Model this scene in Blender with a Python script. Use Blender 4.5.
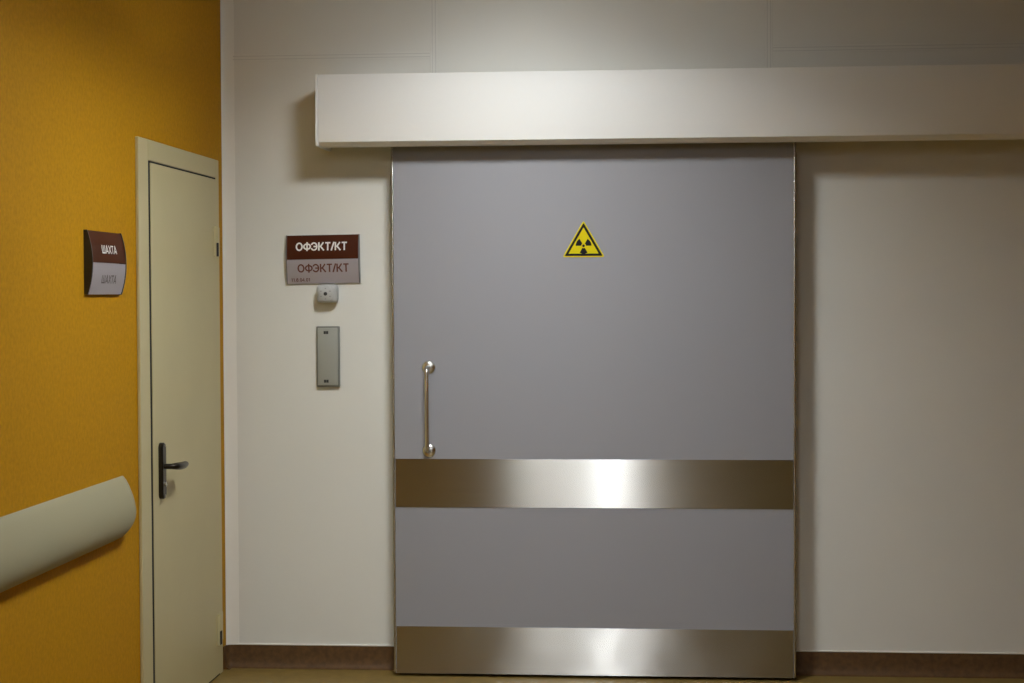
import bpy, bmesh, math, random
from mathutils import Vector, Matrix
random.seed(4)
for o in list(bpy.data.objects):
    bpy.data.objects.remove(o, do_unlink=True)
SC = bpy.context.scene
COL = SC.collection

# ------------------------------------------------------------------ camera
CAM = (1.0572, -7.0179, 1.5316)
YAW, PITCH, ROLL, FPX = math.radians(4.7726), math.radians(-1.5633), math.radians(-0.2654), 1740.0
fw = Vector((-math.sin(YAW)*math.cos(PITCH), math.cos(YAW)*math.cos(PITCH), math.sin(PITCH)))
rt = Vector((math.cos(YAW), math.sin(YAW), 0)); up = rt.cross(fw)
r2 = rt*math.cos(ROLL) + up*math.sin(ROLL); u2 = up*math.cos(ROLL) - rt*math.sin(ROLL)
cam_d = bpy.data.cameras.new('camera'); cam = bpy.data.objects.new('camera', cam_d); COL.objects.link(cam)
cam.matrix_world = Matrix(((r2.x, u2.x, -fw.x, CAM[0]), (r2.y, u2.y, -fw.y, CAM[1]), (r2.z, u2.z, -fw.z, CAM[2]), (0, 0, 0, 1)))
cam_d.sensor_width = 36.0; cam_d.sensor_fit = 'HORIZONTAL'; cam_d.lens = FPX/1024*36.0
cam_d.clip_start = 0.05; cam_d.clip_end = 60
SC.camera = cam

# ------------------------------------------------------------------ world, exposure, lamp levels
w = bpy.data.worlds.new('world'); SC.world = w; w.use_nodes = True
w.node_tree.nodes['Background'].inputs[0].default_value = (0.05, 0.045, 0.035, 1)
w.node_tree.nodes['Background'].inputs[1].default_value = 0.2
vs = SC.view_settings
vs.view_transform = 'Standard'; vs.look = 'None'; vs.gamma = 1.0; vs.exposure = 0.0; vs.use_curve_mapping = False
# ceiling lights: (x, y, radius, emission strength, colour)
LAMPS = [
    (0.49, -1.72, 0.20, 107.0, (0.93, 0.97, 1.0)),
    (0.715, -4.70, 0.072, 820.0, (0.84, 0.92, 1.0)),
    (0.69, -8.70, 0.075, 1500.0, (0.92, 0.95, 1.0)),
    (0.69, -12.7, 0.075, 420.0, (0.92, 0.95, 1.0)),
    (0.69, -16.7, 0.075, 420.0, (0.92, 0.95, 1.0)),
]

# ------------------------------------------------------------------ dimensions
X0 = -0.717            # left (yellow) wall
X1 = 3.75              # right wall
YB = -19.0              # wall behind the photographer
ZC = 2.82              # ceiling
DOOR_Y = -0.13         # front face of the sliding door
COV_Y = -0.28          # front face of the rail cover

# ------------------------------------------------------------------ helpers
def rgb(c): return (c[0], c[1], c[2], 1.0)
def mat(name, col, rough=0.6, metal=0.0, spec=0.5, noise=None, bump=None, var=0.0, aniso=None):
    """procedural principled; noise=(scale) drives a small colour variation 'var'; bump=(scale, strength, detail)"""
    m = bpy.data.materials.new(name); m.use_nodes = True
    nt = m.node_tree; b = nt.nodes['Principled BSDF']
    b.inputs['Roughness'].default_value = rough; b.inputs['Metallic'].default_value = metal
    b.inputs['Specular IOR Level'].default_value = spec
    b.inputs['Base Color'].default_value = rgb(col)
    tc = nt.nodes.new('ShaderNodeTexCoord')
    if noise:
        n = nt.nodes.new('ShaderNodeTexNoise'); n.inputs['Scale'].default_value = noise; n.inputs['Detail'].default_value = 4
        nt.links.new(tc.outputs['Object'], n.inputs['Vector'])
        r = nt.nodes.new('ShaderNodeValToRGB')
        r.color_ramp.elements[0].position = 0.3; r.color_ramp.elements[1].position = 0.7
        r.color_ramp.elements[0].color = rgb([c*(1-var) for c in col]); r.color_ramp.elements[1].color = rgb([min(1, c*(1+var)) for c in col])
        nt.links.new(n.outputs['Fac'], r.inputs['Fac']); nt.links.new(r.outputs['Color'], b.inputs['Base Color'])
    if bump:
        n2 = nt.nodes.new('ShaderNodeTexNoise'); n2.inputs['Scale'].default_value = bump[0]; n2.inputs['Detail'].default_value = bump[2]
        nt.links.new(tc.outputs['Object'], n2.inputs['Vector'])
        bp = nt.nodes.new('ShaderNodeBump'); bp.inputs['Strength'].default_value = bump[1]; bp.inputs['Distance'].default_value = bump[3] if len(bump) > 3 else 0.002
        nt.links.new(n2.outputs['Fac'], bp.inputs['Height']); nt.links.new(bp.outputs['Normal'], b.inputs['Normal'])
    if aniso:
        b.inputs['Anisotropic'].default_value = aniso
        cx = nt.nodes.new('ShaderNodeCombineXYZ'); cx.inputs[2].default_value = 1.0
        nt.links.new(cx.outputs[0], b.inputs['Tangent'])
    return m

M = {}
M['yellow'] = mat('yellow_paint', (0.50, 0.245, 0.004), 0.75, spec=0.15, noise=70, var=0.10, bump=(260, 0.35, 3))
M['white_wall'] = mat('white_wall_panel', (0.79, 0.775, 0.705), 0.5, noise=3, var=0.015)
M['strip'] = mat('white_plastic_strip', (0.80, 0.785, 0.715), 0.45)
M['groove'] = mat('strip_groove', (0.68, 0.665, 0.61), 0.6)
M['trim'] = mat('white_corner_trim', (0.91, 0.895, 0.82), 0.45)
M['ceiling'] = mat('ceiling_tile', (0.48, 0.46, 0.41), 0.8, noise=40, var=0.04)
M['floor'] = mat('lino_floor', (0.235, 0.155, 0.040), 0.4, noise=22, var=0.14)
M['base'] = mat('brown_lino_base', (0.115, 0.058, 0.019), 0.6, spec=0.3, noise=45, var=0.25)
M['cover'] = mat('cover_enamel', (0.87, 0.86, 0.82), 0.5, spec=0.3)
M['grey'] = mat('grey_enamel', (0.315, 0.312, 0.33), 0.5, bump=(900, 0.05, 2, 0.0005))
def brushed(name, col, rough, an, wavy=None):
    """steel brushed along x: the gloss is tight sideways and spread upwards"""
    m = bpy.data.materials.new(name); m.use_nodes = True; nt = m.node_tree; nt.nodes.clear()
    gl = nt.nodes.new('ShaderNodeBsdfAnisotropic'); gl.distribution = 'GGX'
    gl.inputs['Color'].default_value = rgb(col); gl.inputs['Roughness'].default_value = rough; gl.inputs['Anisotropy'].default_value = an
    cx = nt.nodes.new('ShaderNodeCombineXYZ'); cx.inputs[0].default_value = 1.0; nt.links.new(cx.outputs[0], gl.inputs['Tangent'])
    tc = nt.nodes.new('ShaderNodeTexCoord'); mp = nt.nodes.new('ShaderNodeMapping'); mp.inputs['Scale'].default_value = (2, 2, 420)
    nt.links.new(tc.outputs['Object'], mp.inputs['Vector'])
    n = nt.nodes.new('ShaderNodeTexNoise'); n.inputs['Scale'].default_value = 1.0; n.inputs['Detail'].default_value = 2; nt.links.new(mp.outputs[0], n.inputs['Vector'])
    rp = nt.nodes.new('ShaderNodeValToRGB'); rp.color_ramp.elements[0].color = rgb([c*.9 for c in col]); rp.color_ramp.elements[1].color = rgb([min(1, c*1.08) for c in col])
    nt.links.new(n.outputs['Fac'], rp.inputs['Fac']); nt.links.new(rp.outputs[0], gl.inputs['Color'])
    if wavy:
        mw = nt.nodes.new('ShaderNodeMapping'); mw.inputs['Scale'].default_value = wavy[0]; nt.links.new(tc.outputs['Object'], mw.inputs['Vector'])
        nw = nt.nodes.new('ShaderNodeTexNoise'); nw.inputs['Scale'].default_value = 1.0; nw.inputs['Detail'].default_value = 0.5; nt.links.new(mw.outputs[0], nw.inputs['Vector'])
        bp = nt.nodes.new('ShaderNodeBump'); bp.inputs['Strength'].default_value = 1.0; bp.inputs['Distance'].default_value = wavy[1]
        nt.links.new(nw.outputs['Fac'], bp.inputs['Height']); nt.links.new(bp.outputs['Normal'], gl.inputs['Normal'])
    out = nt.nodes.new('ShaderNodeOutputMaterial'); nt.links.new(gl.outputs[0], out.inputs[0]); return m
M['steel_band'] = brushed('brushed_steel', (0.54, 0.52, 0.48), 0.235, 0.74)
M['steel_kick'] = brushed('brushed_steel_kick', (0.54, 0.52, 0.48), 0.235, 0.76, ((4, 1, 6), 0.0025))
M['edge'] = brushed('steel_edge', (0.50, 0.48, 0.45), 0.22, 0.6)
M['chrome'] = mat('polished_steel', (0.72, 0.70, 0.65), 0.27, 1.0)
M['cream'] = mat('cream_door_enamel', (0.60, 0.525, 0.285), 0.45, noise=4, var=0.02)
M['dark'] = mat('dark_gap', (0.012, 0.011, 0.010), 0.8)
M['bronze'] = mat('black_bronze', (0.045, 0.038, 0.03), 0.3, 0.9)
M['rail'] = mat('cream_vinyl', (0.37, 0.34, 0.215), 0.6, spec=0.2, bump=(400, 0.08, 2))
M['railcap'] = mat('cream_vinyl_cap', (0.34, 0.31, 0.20), 0.6, spec=0.2)
M['brown'] = mat('sign_brown', (0.068, 0.015, 0.003), 0.5, spec=0.12)
M['silver'] = mat('sign_silver', (0.42, 0.38, 0.40), 0.38, 0.25)
M['blackcap'] = mat('sign_black_cap', (0.03, 0.03, 0.028), 0.4)
M['greycap'] = mat('sign_grey_cap', (0.16, 0.155, 0.15), 0.4)
M['letter_white'] = mat('letter_white', (0.85, 0.83, 0.78), 0.5)
M['letter_brown'] = mat('letter_brown', (0.13, 0.035, 0.015), 0.5)
M['letter_grey'] = mat('letter_greybrown', (0.13, 0.10, 0.09), 0.5)
M['device'] = mat('device_white', (0.50, 0.50, 0.48), 0.4)
M['device_in'] = mat('device_print', (0.30, 0.29, 0.28), 0.5)
M['reader'] = mat('reader_grey', (0.36, 0.36, 0.31), 0.45)
M['reader_rim'] = mat('reader_rim_grey', (0.20, 0.20, 0.175), 0.45)
M['sign_yellow'] = mat('warning_yellow', (0.74, 0.61, 0.002), 0.6, spec=0.15)
M['sign_black'] = mat('warning_black', (0.008, 0.008, 0.009), 0.6, spec=0.15)
M['lamp_metal'] = mat('lamp_ring', (0.45, 0.45, 0.44), 0.5)

def finish(bm, smooth=None):
    bmesh.ops.recalc_face_normals(bm, faces=bm.faces[:])
    if smooth is not None:
        for f in bm.faces: f.smooth = True
        for e in bm.edges:
            if len(e.link_faces) == 2 and e.calc_face_angle(0) > math.radians(smooth): e.smooth = False
    return bm
def obj(name, bm, m, parent=None, label=None, cat=None, group=None, kind=None, smooth=None):
    finish(bm, smooth)
    me = bpy.data.meshes.new(name); bm.to_mesh(me); bm.free()
    me.materials.append(M[m]); o = bpy.data.objects.new(name, me); COL.objects.link(o)
    if parent is not None:
        o.parent = parent; o.location = -world_loc(parent)
    tag(o, label, cat, group, kind); return o
def world_loc(o):
    v = Vector(o.location)
    while o.parent: o = o.parent; v += Vector(o.location)
    return v
def tag(o, label=None, cat=None, group=None, kind=None):
    if label: o['label'] = label
    if cat: o['category'] = cat
    if group: o['group'] = group
    if kind: o['kind'] = kind
    return o
def thing(name, loc, label, cat, kind=None):
    o = bpy.data.objects.new(name, None); o.empty_display_size = 0.1; COL.objects.link(o)
    o.location = loc; return tag(o, label, cat, None, kind)
def box(x0, x1, y0, y1, z0, z1, bev=0, seg=2, bm=None):
    own = bm is None
    if own: bm = bmesh.new()
    r = bmesh.ops.create_cube(bm, size=1.0)
    for v in r['verts']:
        v.co = Vector((x0+(v.co.x+.5)*(x1-x0), y0+(v.co.y+.5)*(y1-y0), z0+(v.co.z+.5)*(z1-z0)))
    if bev:
        es = list({e for v in r['verts'] for e in v.link_edges})
        bmesh.ops.bevel(bm, geom=es, offset=bev, segments=seg, profile=0.5, affect='EDGES')
    return bm
def loft(rings, closed_ring=True, caps=True, bm=None):
    """rings: list of equal-length point lists"""
    if bm is None: bm = bmesh.new()
    vr = [[bm.verts.new(p) for p in r] for r in rings]
    n = len(rings[0])
    for a, b in zip(vr, vr[1:]):
        for i in range(n if closed_ring else n-1):
            j = (i+1) % n
            bm.faces.new((a[i], a[j], b[j], b[i]))
    if caps:
        bm.faces.new(vr[0][::-1]); bm.faces.new(vr[-1])
    return bm
def tube(path, r, n=16, caps=True, bm=None, flat=1.0, up=Vector((0.3, 0.2, 1))):
    rings = []
    P = [Vector(p) for p in path]
    for i, p in enumerate(P):
        t = (P[min(i+1, len(P)-1)] - P[max(i-1, 0)]).normalized()
        a = t.cross(up); a = a.normalized() if a.length > 1e-5 else Vector((1, 0, 0))
        b = t.cross(a).normalized()
        rr = r[i] if isinstance(r, (list, tuple)) else r
        rings.append([p + a*rr*math.cos(2*math.pi*k/n) + b*rr*flat*math.sin(2*math.pi*k/n) for k in range(n)])
    return loft(rings, True, caps, bm)
def lathe(cx, cy, cz, prof, axis='y', n=28, sx=1.0, sz=1.0, bm=None):
    """prof: list of (radius, distance along axis); capped"""
    rings = []
    for r, d in prof:
        ring = []
        for k in range(n):
            a = 2*math.pi*k/n
            if axis == 'y': ring.append((cx+r*sx*math.cos(a), cy+d, cz+r*sz*math.sin(a)))
            elif axis == 'x': ring.append((cx+d, cy+r*sx*math.cos(a), cz+r*sz*math.sin(a)))
            else: ring.append((cx+r*sx*math.cos(a), cy+r*sz*math.sin(a), cz+d))
        rings.append(ring)
    return loft(rings, True, True, bm)
def arc(cx, cy, rx, ry, a0, a1, n=20):
    return [(cx+rx*math.cos(math.radians(a0+(a1-a0)*k/n)), cy+ry*math.sin(math.radians(a0+(a1-a0)*k/n))) for k in range(n+1)]
GLYPHS = {   # character: (advance width, strokes) on a unit cap height; strokes are centre lines
    'О': (.80, [arc(.40, .5, .33, .43, 0, 360, 32)]),
    'Ф': (.92, [[(.46, -.04), (.46, 1.04)], arc(.46, .5, .38, .31, 0, 360, 32)]),
    'Э': (.72, [arc(.29, .5, .34, .43, 152, -152, 26), [(.24, .5), (.62, .5)]]),
    'К': (.74, [[(.09, 0), (.09, 1)], [(.12, .46), (.30, .52), (.62, 1)], [(.27, .52), (.68, 0)]]),
    'Т': (.66, [[(.02, .93), (.64, .93)], [(.33, 0), (.33, .93)]]),
    '/': (.36, [[(.02, -.02), (.34, 1.02)]]),
    'Ш': (1.0, [[(.09, 0), (.09, 1)], [(.48, 0), (.48, 1)], [(.87, 0), (.87, 1)], [(.05, .07), (.91, .07)]]),
    'А': (.76, [[(.06, 0), (.37, .98), (.39, .98), (.70, 0)], [(.18, .28), (.58, .28)]]),
    'Х': (.72, [[(.07, 0), (.65, 1)], [(.07, 1), (.65, 0)]]),
    '1': (.46, [[(.28, 0), (.28, 1)], [(.28, .97), (.08, .78)]]),
    '8': (.62, [arc(.30, .73, .20, .22, 0, 360, 16), arc(.30, .27, .24, .25, 0, 360, 16)]),
    '0': (.62, [arc(.30, .5, .23, .45, 0, 360, 20)]),
    '4': (.64, [[(.44, 0), (.44, 1), (.05, .30), (.60, .30)]]),
    '.': (.26, [[(.12, .0), (.12, .12)]]),
}
def text_mesh(s, width, height, bold=0.09):
    """stroke-built capitals centred on 0, fitted to width x height; bold = half stroke width"""
    bm = bmesh.new(); x = 0.0
    for ch in s:
        adv, strokes = GLYPHS[ch]
        for st_ in strokes:
            P = [Vector((x+p[0], p[1])) for p in st_]; n = len(P)
            loop = (P[0]-P[-1]).length < 1e-6
            L, R = [], []
            for i in range(n):
                a = P[i-1] if i > 0 else (P[-2] if loop else None); c = P[i+1] if i < n-1 else (P[1] if loop else None)
                d1_ = (P[i]-a).normalized() if a is not None else None; d2_ = (c-P[i]).normalized() if c is not None else None
                d = ((d1_ or d2_)+(d2_ or d1_)).normalized(); nn = Vector((-d.y, d.x))
                k = bold/max(.45, (nn.dot(Vector((-(d1_ or d2_).y, (d1_ or d2_).x)))))
                L.append(bm.verts.new((P[i].x+nn.x*k, P[i].y+nn.y*k, 0))); R.append(bm.verts.new((P[i].x-nn.x*k, P[i].y-nn.y*k, 0)))
            for i in range(n-1): bm.faces.new((L[i], L[i+1], R[i+1], R[i]))
        x += adv + .06
    x -= .06
    for v in bm.verts: v.co = Vector(((v.co.x-x/2)/x*width, (v.co.y-.5)*height, 0))
    return bm

# ================================================================== the room
def struct(name, bm, m, label=None, cat=None, smooth=None):
    return obj(name, bm, m, None, label, cat, None, 'structure', smooth)
struct('floor', box(X0-.1, X1+.1, YB-.1, 0.1, -0.10, 0.0), 'floor', 'yellowish brown linoleum floor at the foot of the sliding door', 'floor')
struct('ceiling', box(X0-.1, X1+.1, YB-.1, 0.1, ZC, ZC+.10), 'ceiling', 'pale ceiling above the corridor', 'ceiling')
wb = struct('wall_back', box(X0-.1, X1+.1, 0.006, 0.12, 0, ZC), 'white_wall', 'white panelled wall behind the grey sliding door', 'wall')
struct('wall_left', box(X0-.12, X0, YB-.1, 0.12, 0, ZC), 'yellow', 'mustard yellow textured wall on the left', 'wall')
struct('wall_right', box(X1, X1+.12, YB-.1, 0.12, 0, ZC), 'yellow', 'mustard yellow wall at the right end of the corridor', 'wall')
struct('wall_front', box(X0-.1, X1+.1, YB-.12, YB, 0, ZC), 'yellow', 'mustard yellow wall behind the viewer', 'wall')

# white wall panels with cover strips on the joints (joint at 2.50 m)
g = 0.0015
JX = (0.160, 1.503, 2.846)
for (a, b, c, d) in ((X0, JX[0], 0.085, 2.5), (X0, JX[0], 2.5, ZC), (JX[0], JX[1], 0.085, ZC), (JX[1], JX[2], 0.085, 2.5), (JX[1], JX[2], 2.5, ZC), (JX[2], X1, 0.085, 2.5), (JX[2], X1, 2.5, ZC)):
    obj('panel', box(a+g, b-g, 0.0, 0.006, c+g, d-g), 'white_wall', wb)
def hstrip(xa, xb, z):
    js = obj('joint_strip', box(xa, xb, -0.0020, 0.0, z-.0145, z+.0145, .001, 1), 'strip', wb)
    for k in (-1, 1): obj('groove', box(xa, xb, -0.0023, -0.0019, z+k*.0065-.0016, z+k*.0065+.0016), 'groove', js)
def vstrip(x, za, zb):
    js = obj('joint_strip', box(x-.0145, x+.0145, -0.0020, 0.0, za, zb, .001, 1), 'strip', wb)
    for k in (-1, 1): obj('groove', box(x+k*.0065-.0016, x+k*.0065+.0016, -0.0023, -0.0019, za, zb), 'groove', js)
hstrip(X0+.05, JX[0]-.016, 2.5); hstrip(JX[1]+.016, JX[2]-.016, 2.5); hstrip(JX[2]+.016, X1-.001, 2.5)
for x in JX: vstrip(x, 2.40 if x < 2 else .1, ZC-.001)
# thin white edge profile that closes the panels above the skirting
for a, b in ((X0+.05, -0.001), (1.601, X1-.002)):
    obj('edge_profile', box(a, b, -0.005, 0.0, 0.0925, 0.099, 0.0015, 1), 'trim', wb)

# white corner trim between the yellow wall and the panels (concave cove)
ring = []
cov = [(X0+.002, -.012)] + [(X0+.054-.05*math.cos(t*math.pi/20), -.002-.0095*(1-math.sin(t*math.pi/20))) for t in range(0, 11)] + [(X0+.054, 0.0), (X0+.001, 0.0)]
struct('trim_1', loft([[(x, y, z) for x, y in cov] for z in (0.092, ZC-.001)]), 'trim', 'white vertical corner strip beside the cream door', 'trim', smooth=50)

# coved brown skirting
def cove(pts_a, pts_b): return loft([pts_a, pts_b])
prof = [(0.0, 0.0925), (-.004, 0.0925), (-.006, 0.05), (-.008, 0.025), (-.014, 0.010), (-.024, 0.002), (-.028, 0.0005), (0.0, 0.0005)]
bmb = loft([[(x, y, z) for y, z in prof] for x in (X0+.03, -0.002)])
loft([[(x, y, z) for y, z in prof] for x in (1.602, X1-.03)], bm=bmb)
struct('baseboard_back', bmb, 'base', 'brown coved linoleum skirting along the white wall', 'skirting', smooth=40)
bml = loft([[(X0-y, yy, z) for y, z in prof] for yy in (-1.18, YB+.03)])
# rounded inner corner piece between shaft door and white wall
cr = []
for t in range(0, 7):
    a = t*math.pi/12
    cx_, cy_ = X0+.03, -.03
    ring = []
    for y, z in prof:
        rr = .03+y
        ring.append((cx_-rr*math.cos(a), cy_+rr*math.sin(a), z))
    cr.append(ring)
loft(cr, bm=bml)
loft([[(X0-y, yy, z) for y, z in prof] for yy in (-.030, -.056)], bm=bml)
struct('baseboard_left', bml, 'base', 'brown coved skirting at the foot of the yellow wall', 'skirting', smooth=40)

# square louvred ceiling lights of the corridor (the light sources)
for i, (lx, ly, lr, ls, lc) in enumerate(LAMPS):
    t = thing('ceiling_light', (lx, ly, ZC), 'square louvred ceiling light, ' + ['nearest the sliding door', 'second from the sliding door', 'third from the sliding door', 'fourth from the sliding door', 'farthest from the sliding door'][i], 'ceiling light')
    zd = ZC-(.032 if lr > .15 else .012); zb = zd-.024
    for a, b in ((-lr-.010, -lr), (lr, lr+.010)):
        obj('side_rail', box(lx+a, lx+b, ly-lr-.010, ly+lr+.010, zb, ZC-.0005), 'lamp_metal', t)
        obj('end_rail', box(lx-lr, lx+lr, ly+a, ly+b, ZC-.008, ZC-.0005), 'lamp_metal', t)
    nb = 6 if lr > .15 else 6
    for k in range(1, nb):
        x = lx-lr+2*lr*k/nb
        obj('louvre_blade', box(x-.001, x+.001, ly-lr, ly+lr, zb, zd), 'lamp_metal', t)
    me = bpy.data.materials.new('lamp_diffuser'); me.use_nodes = True
    nt = me.node_tree; nt.nodes.clear()
    em = nt.nodes.new('ShaderNodeEmission'); em.inputs[0].default_value = rgb(lc); em.inputs[1].default_value = ls
    out = nt.nodes.new('ShaderNodeOutputMaterial'); nt.links.new(em.outputs[0], out.inputs[0])
    M['lamp%d' % i] = me
    obj('diffuser', box(lx-lr+.001, lx+lr-.001, ly-lr+.001, ly+lr-.001, zd, ZC-.001), 'lamp%d' % i, t)

# ================================================================== sliding shielded door
d1 = thing('door_1', (0.8, DOOR_Y+.05, 0.012), 'grey sliding radiation-shielded door with two steel bands', 'door', 'structure')
obj('door_leaf', box(0.009, 1.591, DOOR_Y+.0005, -0.035, 0.012, 2.26, 0.001, 1), 'grey', d1)
for a, b in ((0.0, 0.011), (1.589, 1.6)):
    obj('edge_trim', box(a, b, DOOR_Y-.0015, -0.033, 0.012, 2.26, 0.0050, 5), 'edge', d1, label='thin stainless steel edge of the grey door', smooth=40)
obj('steel_band', box(0.012, 1.588, DOOR_Y-.002, DOOR_Y+.0005, 0.6812, 0.8745), 'steel_band', d1, label='brushed steel band across the middle of the grey door')
obj('kick_plate', box(0.012, 1.588, DOOR_Y-.002, DOOR_Y+.0005, 0.013, 0.2016), 'steel_kick', d1, label='brushed steel kick plate along the bottom of the grey door')
# pull handle
hx, hzt, hzb, hy = 0.146, 1.240, 0.908, DOOR_Y-.052
path = [(hx, DOOR_Y-.004, hzt), (hx, DOOR_Y-.030, hzt)]
for k in range(1, 7):
    a = k*math.pi/12
    path.append((hx, DOOR_Y-.030-.022*math.sin(a), hzt-.022*(1-math.cos(a))))
for k in range(0, 7):
    a = k*math.pi/12
    path.append((hx, DOOR_Y-.030-.022*math.cos(a), hzb+.022*(1-math.sin(a))))
path += [(hx, DOOR_Y-.004, hzb)]
hd = obj('pull_handle', tube(path, 0.0095, 18, up=Vector((1, 0, 0))), 'chrome', d1, label='upright tubular steel pull handle on the grey door', smooth=60)
for z in (hzt, hzb):
    obj('rosette', lathe(hx+.002, DOOR_Y, z, [(0.0275, 0.0), (0.0275, -.004), (0.025, -.0075), (0.019, -.0105), (0.011, -.012)], 'y', 32), 'chrome', hd, smooth=50)

# hanging track inside the cover
obj('hanging_track', box(-0.2, 3.4, -0.11, -0.002, 2.275, 2.33, 0.004, 1), 'edge', d1)

# ================================================================== white cover over the door track
cv = thing('door_track_cover', (1.6, COV_Y/2, 2.125), 'long white box covering the track above the grey sliding door', 'track cover')
XL, XR, ZB, ZT = -0.274, 3.45, 2.1225, 2.392
obj('front_panel', box(XL+.012, XR, COV_Y, COV_Y+.004, ZB+.006, ZT, 0.0018, 2), 'cover', cv, smooth=40)
obj('top_panel', box(XL+.012, XR, COV_Y+.004, -0.006, ZT-.004, ZT), 'cover', cv)
lip = [(COV_Y+.0012, ZB+.0055), (COV_Y+.004, ZB+.0055), (COV_Y+.032, ZB-.003), (COV_Y+.085, ZB-.004), (COV_Y+.085, ZB-.008), (COV_Y+.026, ZB-.007)]
obj('bottom_lip', loft([[(x, y, z) for y, z in lip] for x in (XL+.012, XR)]), 'cover', cv)
obj('back_plate', box(XL+.012, XR, -0.009, -0.006, 2.15, ZT-.004), 'cover', cv)
ec = box(XL, XL+.0115, COV_Y, -0.006, ZB-.009, ZT+.001, 0.0022, 2)
obj('end_cap', ec, 'cover', cv, smooth=40)
obj('end_cap', box(XR+.0005, XR+.012, COV_Y, -0.006, ZB-.009, ZT+.001, 0.0022, 2), 'cover', cv, smooth=40)

# ================================================================== radiation warning sign on the door
ws = thing('warning_sign', (0.770, DOOR_Y, 1.677), 'yellow triangular radiation warning sticker on the grey door', 'sign')
def poly(pts, y0, y1, bm=None):
    return loft([[(x, y0, z) for x, z in pts], [(x, y1, z) for x, z in pts]], bm=bm)
TX, TZ = 0.768, 1.7245     # centroid
def tri(R, rc=0.0, n=4):
    pts = []
    for k in range(3):
        a = math.pi/2 + k*2*math.pi/3
        cx_, cz_ = (R-2*rc)*math.cos(a), (R-2*rc)*math.sin(a)
        if rc == 0: pts.append((TX+cx_, TZ+cz_)); continue
        for j in range(n+1):
            b = a - math.pi/3 + j*(2*math.pi/3)/n
            pts.append((TX+cx_+rc*math.cos(b), TZ+cz_+rc*math.sin(b)))
    return pts
obj('plate', poly(tri(0.0965, .004), DOOR_Y+.0003, DOOR_Y-.0012), 'sign_yellow', ws)
outer, inner = tri(0.0875, .0025), tri(0.0690, .0012)
bm = bmesh.new()
vo = [bm.verts.new((x, DOOR_Y-.0016, z)) for x, z in outer]; vi = [bm.verts.new((x, DOOR_Y-.0016, z)) for x, z in inner]
vo2 = [bm.verts.new((x, DOOR_Y-.0010, z)) for x, z in outer]; vi2 = [bm.verts.new((x, DOOR_Y-.0010, z)) for x, z in inner]
n = len(vo)
for i in range(n):
    j = (i+1) % n
    bm.faces.new((vo[i], vo[j], vi[j], vi[i])); bm.faces.new((vo[i], vo[j], vo2[j], vo2[i])); bm.faces.new((vi[i], vi[j], vi2[j], vi2[i]))
obj('black_border', bm, 'sign_black', ws)
TCZ = TZ-.0035
bm = bmesh.new()
for k in range(3):
    a0 = math.pi*1.5 + k*2*math.pi/3 - math.pi/6
    pts = [(TX+r*math.cos(a0+s*math.pi/3/6), TCZ+r*math.sin(a0+s*math.pi/3/6)) for r, rng in ((.0095, range(0, 7)), (.0315, range(6, -1, -1))) for s in rng]
    poly(pts, DOOR_Y-.0010, DOOR_Y-.0016, bm)
poly([(TX+.0055*math.cos(a*math.pi/6), TCZ+.0055*math.sin(a*math.pi/6)) for a in range(12)], DOOR_Y-.0010, DOOR_Y-.0016, bm)
obj('trefoil_symbol', bm, 'sign_black', ws)

# ================================================================== curved name plates
def curved_sign(T, W, H, sag, cap_m, lines, root, capw=0.004):
    """T maps (u across, v up from centre, depth out of wall) to world; plate bows outwards"""
    base = 0.010
    def dep(v): return base + sag*(1-(2*v/H)**2)
    def plate(v0, v1, extra=0.0):
        n = 8; rings = []
        for u in (-W/2+capw, W/2-capw):
            rings.append([T(u, v0+(v1-v0)*k/n, dep(v0+(v1-v0)*k/n)+extra) for k in range(n+1)] + [T(u, v1-(v1-v0)*k/n, dep(v1-(v1-v0)*k/n)-.003) for k in range(n+1)])
        return loft(rings)
    up_ = obj('upper_plate', plate(0.0008, H/2), 'brown', root, label='brown upper half', smooth=40)
    lo_ = obj('lower_plate', plate(-H/2, -0.0008), 'silver', root, label='silver grey lower half', smooth=40)
    for s in (-1, 1):
        n = 14; u0, u1 = s*W/2, s*(W/2-capw)
        rings = [[T(u, -H/2-.001+(H+.002)*k/n, dep(min(H/2, max(-H/2, -H/2+H*k/n)))+.0018) for k in range(n+1)] + [T(u, H/2+.001, 0.0006), T(u, -H/2-.001, 0.0006)] for u in (u0, u1)]
        obj('end_cap', loft(rings), cap_m, root)
    n = 2
    obj('backing', loft([[T(u, v, 0.0006) for v in (-H/2, H/2)] + [T(u, v, base-.004) for v in (H/2, -H/2)] for u in (-W/2+capw, W/2-capw)]), 'greycap', root)
    for s, wdt, hgt, u, v, mt, bold, slant in lines:
        bm = text_mesh(s, wdt, hgt, bold)
        for vv in bm.verts:
            q = Vector(vv.co); vloc = v+q.y+slant*q.x
            vv.co = Vector(T(u+q.x, vloc, dep(vloc)+.0012))
        me_o = obj('lettering', bm, mt, up_ if v > 0 else lo_)
    return root

SX, SZ = -0.2985, 1.677
tilt = 0.012
def T1(u, v, d): return (SX+u-tilt*v, -d, SZ+v+tilt*u)
s1 = thing('door_sign', (SX, 0, SZ-.1), 'brown and silver room sign reading ОФЭКТ/КТ beside the grey door', 'sign')
curved_sign(T1, 0.302, 0.197, 0.014, 'greycap', [
    ('ОФЭКТ/КТ', 0.211, 0.0335, -0.004, 0.052, 'letter_white', 0.09, 0.0),
    ('ОФЭКТ/КТ', 0.211, 0.0335, 0.002, -0.036, 'letter_brown', 0.085, 0.0),
    ('11.8.04.01', 0.078, 0.0135, -0.093, -0.083, 'letter_brown', 0.085, 0.0)], s1)

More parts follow.
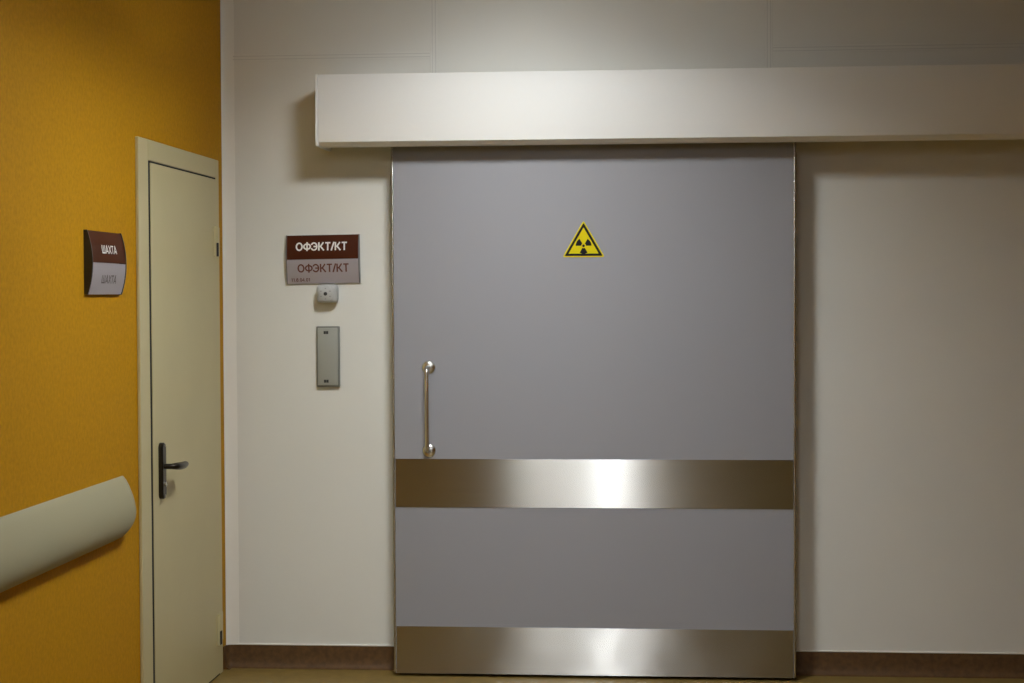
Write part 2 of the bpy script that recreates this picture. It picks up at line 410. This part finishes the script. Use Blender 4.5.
LY, LZ = -1.566, 1.6365
def T2(u, v, d): return (X0+d, LY+u, LZ+v)
s2 = thing('door_sign', (X0, LY, LZ-.1), 'brown and silver sign reading ШАХТА on the yellow wall', 'sign')
curved_sign(T2, 0.348, 0.200, 0.017, 'blackcap', [
    ('ШАХТА', 0.150, 0.026, 0.005, 0.043, 'letter_white', 0.075, 0.0),
    ('ШАХТА', 0.150, 0.026, 0.005, -0.052, 'letter_grey', 0.07, 0.0)], s2, 0.006)

# ================================================================== small devices beside the door
DX, DZ = -0.277, 1.536
dv = thing('call_button', (DX, 0, DZ-.04), 'small rounded white wall button unit just under the brown room sign', 'button')
obj('body', box(DX-.043, DX+.043, -.058, -.0006, DZ-.037, DZ+.039, 0.017, 5), 'device', dv, smooth=50)
obj('faceplate', lathe(DX-.003, -.0575, DZ, [(0.031, 0.0), (0.031, -.002), (0.028, -.004)], 'y', 28), 'device', dv, smooth=40)
obj('button', lathe(DX-.003, -.0615, DZ, [(0.0075, 0.0), (0.0075, -.003), (0.005, -.0045)], 'y', 20), 'blackcap', dv, label='dark round push button', smooth=40)
bm = bmesh.new()
for a in range(6):
    aa = math.pi/2 + a*math.pi/3
    box(DX-.003+.021*math.cos(aa)-.003, DX-.003+.021*math.cos(aa)+.003, -.0625, -.0612, DZ+.021*math.sin(aa)-.002, DZ+.021*math.sin(aa)+.002, bm=bm)
obj('printed_marks', bm, 'device_in', dv)

RX, RZ = -0.280, 1.280
cr_ = thing('card_reader', (RX, 0, RZ-.125), 'tall narrow grey card reader on the wall below the white button', 'card reader')
obj('housing', box(RX-.0475, RX+.0475, -.018, -.0006, RZ-.124, RZ+.124, 0.004, 2), 'reader_rim', cr_, smooth=50)
obj('front_cover', box(RX-.0415, RX+.0405, -.022, -.017, RZ-.117, RZ+.1175, 0.003, 2), 'reader', cr_, smooth=50)
for z, hh in ((RZ+.098, .006), (RZ-.100, .006)):
    for dx in (-.007, .003):
        obj('indicator', box(RX-.006+dx-.0035, RX-.006+dx+.0055, -.0228, -.0216, z-hh, z+hh), 'blackcap', cr_)

# ================================================================== cream shaft door on the yellow wall
ft, st, ya, yb, sa, sb = 2.0755, 1.9955, -1.1950, -0.103, -1.060, -0.155
d2 = thing('door_2', (X0, (ya+yb)/2, 0), 'narrow cream painted door with dark lever handle in the yellow wall', 'door', 'structure')
pr = 0.012
bm = box(X0+.0005, X0+pr, ya, sa-.020, 0.001, ft, .002, 1)
box(X0+.0005, X0+pr, sb+.004, yb, 0.001, ft, .002, 1, bm)
box(X0+.0005, X0+pr, sa-.020, sb+.004, st+.007, ft, .002, 1, bm)
obj('door_frame', bm, 'cream', d2)
obj('shadow_gap', box(X0+.0003, X0+pr-.0015, sa-.0195, sb+.0035, 0.002, st+.0065), 'dark', d2)
obj('door_leaf', box(X0+pr-.0014, X0+pr+.002, sa, sb, 0.008, st, .0015, 1), 'cream', d2)
xs = X0+pr+.002
for z in (1.745, 0.190):
    bm = tube([(X0+pr+.006, -.190, z-.062), (X0+pr+.006, -.190, z+.062)], 0.011, 14)
    hg = obj('hinge', bm, 'cream', d2, smooth=50)
    obj('hinge_plate', box(X0+pr, X0+pr+.004, -.215, -.112, z-.055, z+.060, .001, 1), 'cream', hg)
    obj('hinge_slot', box(X0+pr+.0145, X0+pr+.0175, -.203, -.180, z-.058, z-.004), 'dark', hg)
# lever handle on a long back plate
py, pz0, pz1 = -0.975, 0.809, 1.010
pts = []
for k in range(13):
    a = math.pi*k/12; pts.append((py+.024*math.cos(a), pz1-.0185+.0185*math.sin(a)))
for k in range(13):
    a = math.pi+math.pi*k/12; pts.append((py+.024*math.cos(a), pz0+.0185+.0185*math.sin(a)))
bk = obj('handle_plate', loft([[(xs, y, z) for y, z in pts], [(xs+.012, y, z) for y, z in pts], [(xs+.016, py+(y-py)*.8, (pz0+pz1)/2+(z-(pz0+pz1)/2)*.96) for y, z in pts]]), 'bronze', d2, label='dark bronze back plate and lever', smooth=30)
lv = obj('lever', tube([(xs+.008, py, .925), (xs+.040, py, .925), (xs+.050, py+.006, .925), (xs+.053, py+.020, .924), (xs+.053, py+.07, .920), (xs+.053, py+.11, .919), (xs+.052, py+.138, .921)], [.012, .012, .014, .016, .017, .016, .013], 16, up=Vector((0, .05, 1)), flat=.8), 'bronze', bk, smooth=60)
obj('key_cylinder', lathe(xs+.0155, py, .862, [(.009, 0), (.009, .006), (.006, .007)], 'x', 20), 'chrome', bk, smooth=40)
for z in (pz0+.012, pz1-.012):
    obj('screw', lathe(xs+.0155, py, z, [(.0045, 0), (.0045, .002), (.003, .003)], 'x', 14), 'chrome', bk, smooth=40)

# ================================================================== wall handrail (crash rail) on the yellow wall
hz0, hz1, hend = 0.730, 0.934, -1.385
hr = thing('wall_handrail', (X0, -2.6, hz0), 'wide curved cream handrail mounted on the yellow wall', 'handrail')
def hprof(y, sc=1.0, n=18):
    c = (hz0+hz1)/2; H = (hz1-hz0)/2
    out = []
    for k in range(n+1):
        t = -1+2*k/n
        tt = (t+1)/2; e = .046*sc*math.sin(math.pi*tt**0.72)**0.75 + .002
        out.append((e, c+t*H*(.6+.4*sc)))
    return out
def end_y(z, off=0.0):
    t = (z-hz0)/(hz1-hz0)
    return hend + off - 0.10*max(0, (0.45-t)/0.45)**2
rings = []
pa = hprof(0)
for yv in (-4.2, -3.0, -2.0, -1.6):
    rings.append([(X0+e, yv, z) for e, z in pa] + [(X0+.001, yv, z) for z in (hz1, hz0)])
rings.append([(X0+e, end_y(z), z) for e, z in pa] + [(X0+.001, end_y(z), z) for z in (hz1, hz0)])
obj('rail', loft(rings), 'rail', hr, smooth=40)
rings = []
for off, sc in ((0.0015, 1.0), (0.010, .99), (0.018, .93), (0.023, .82)):
    pc = hprof(0, sc)
    rings.append([(X0+e, end_y(z, off), z) for e, z in pc] + [(X0+.001, end_y(z, off), z) for z in (pc[-1][1], pc[0][1])])
obj('end_cap', loft(rings), 'railcap', hr, smooth=40)
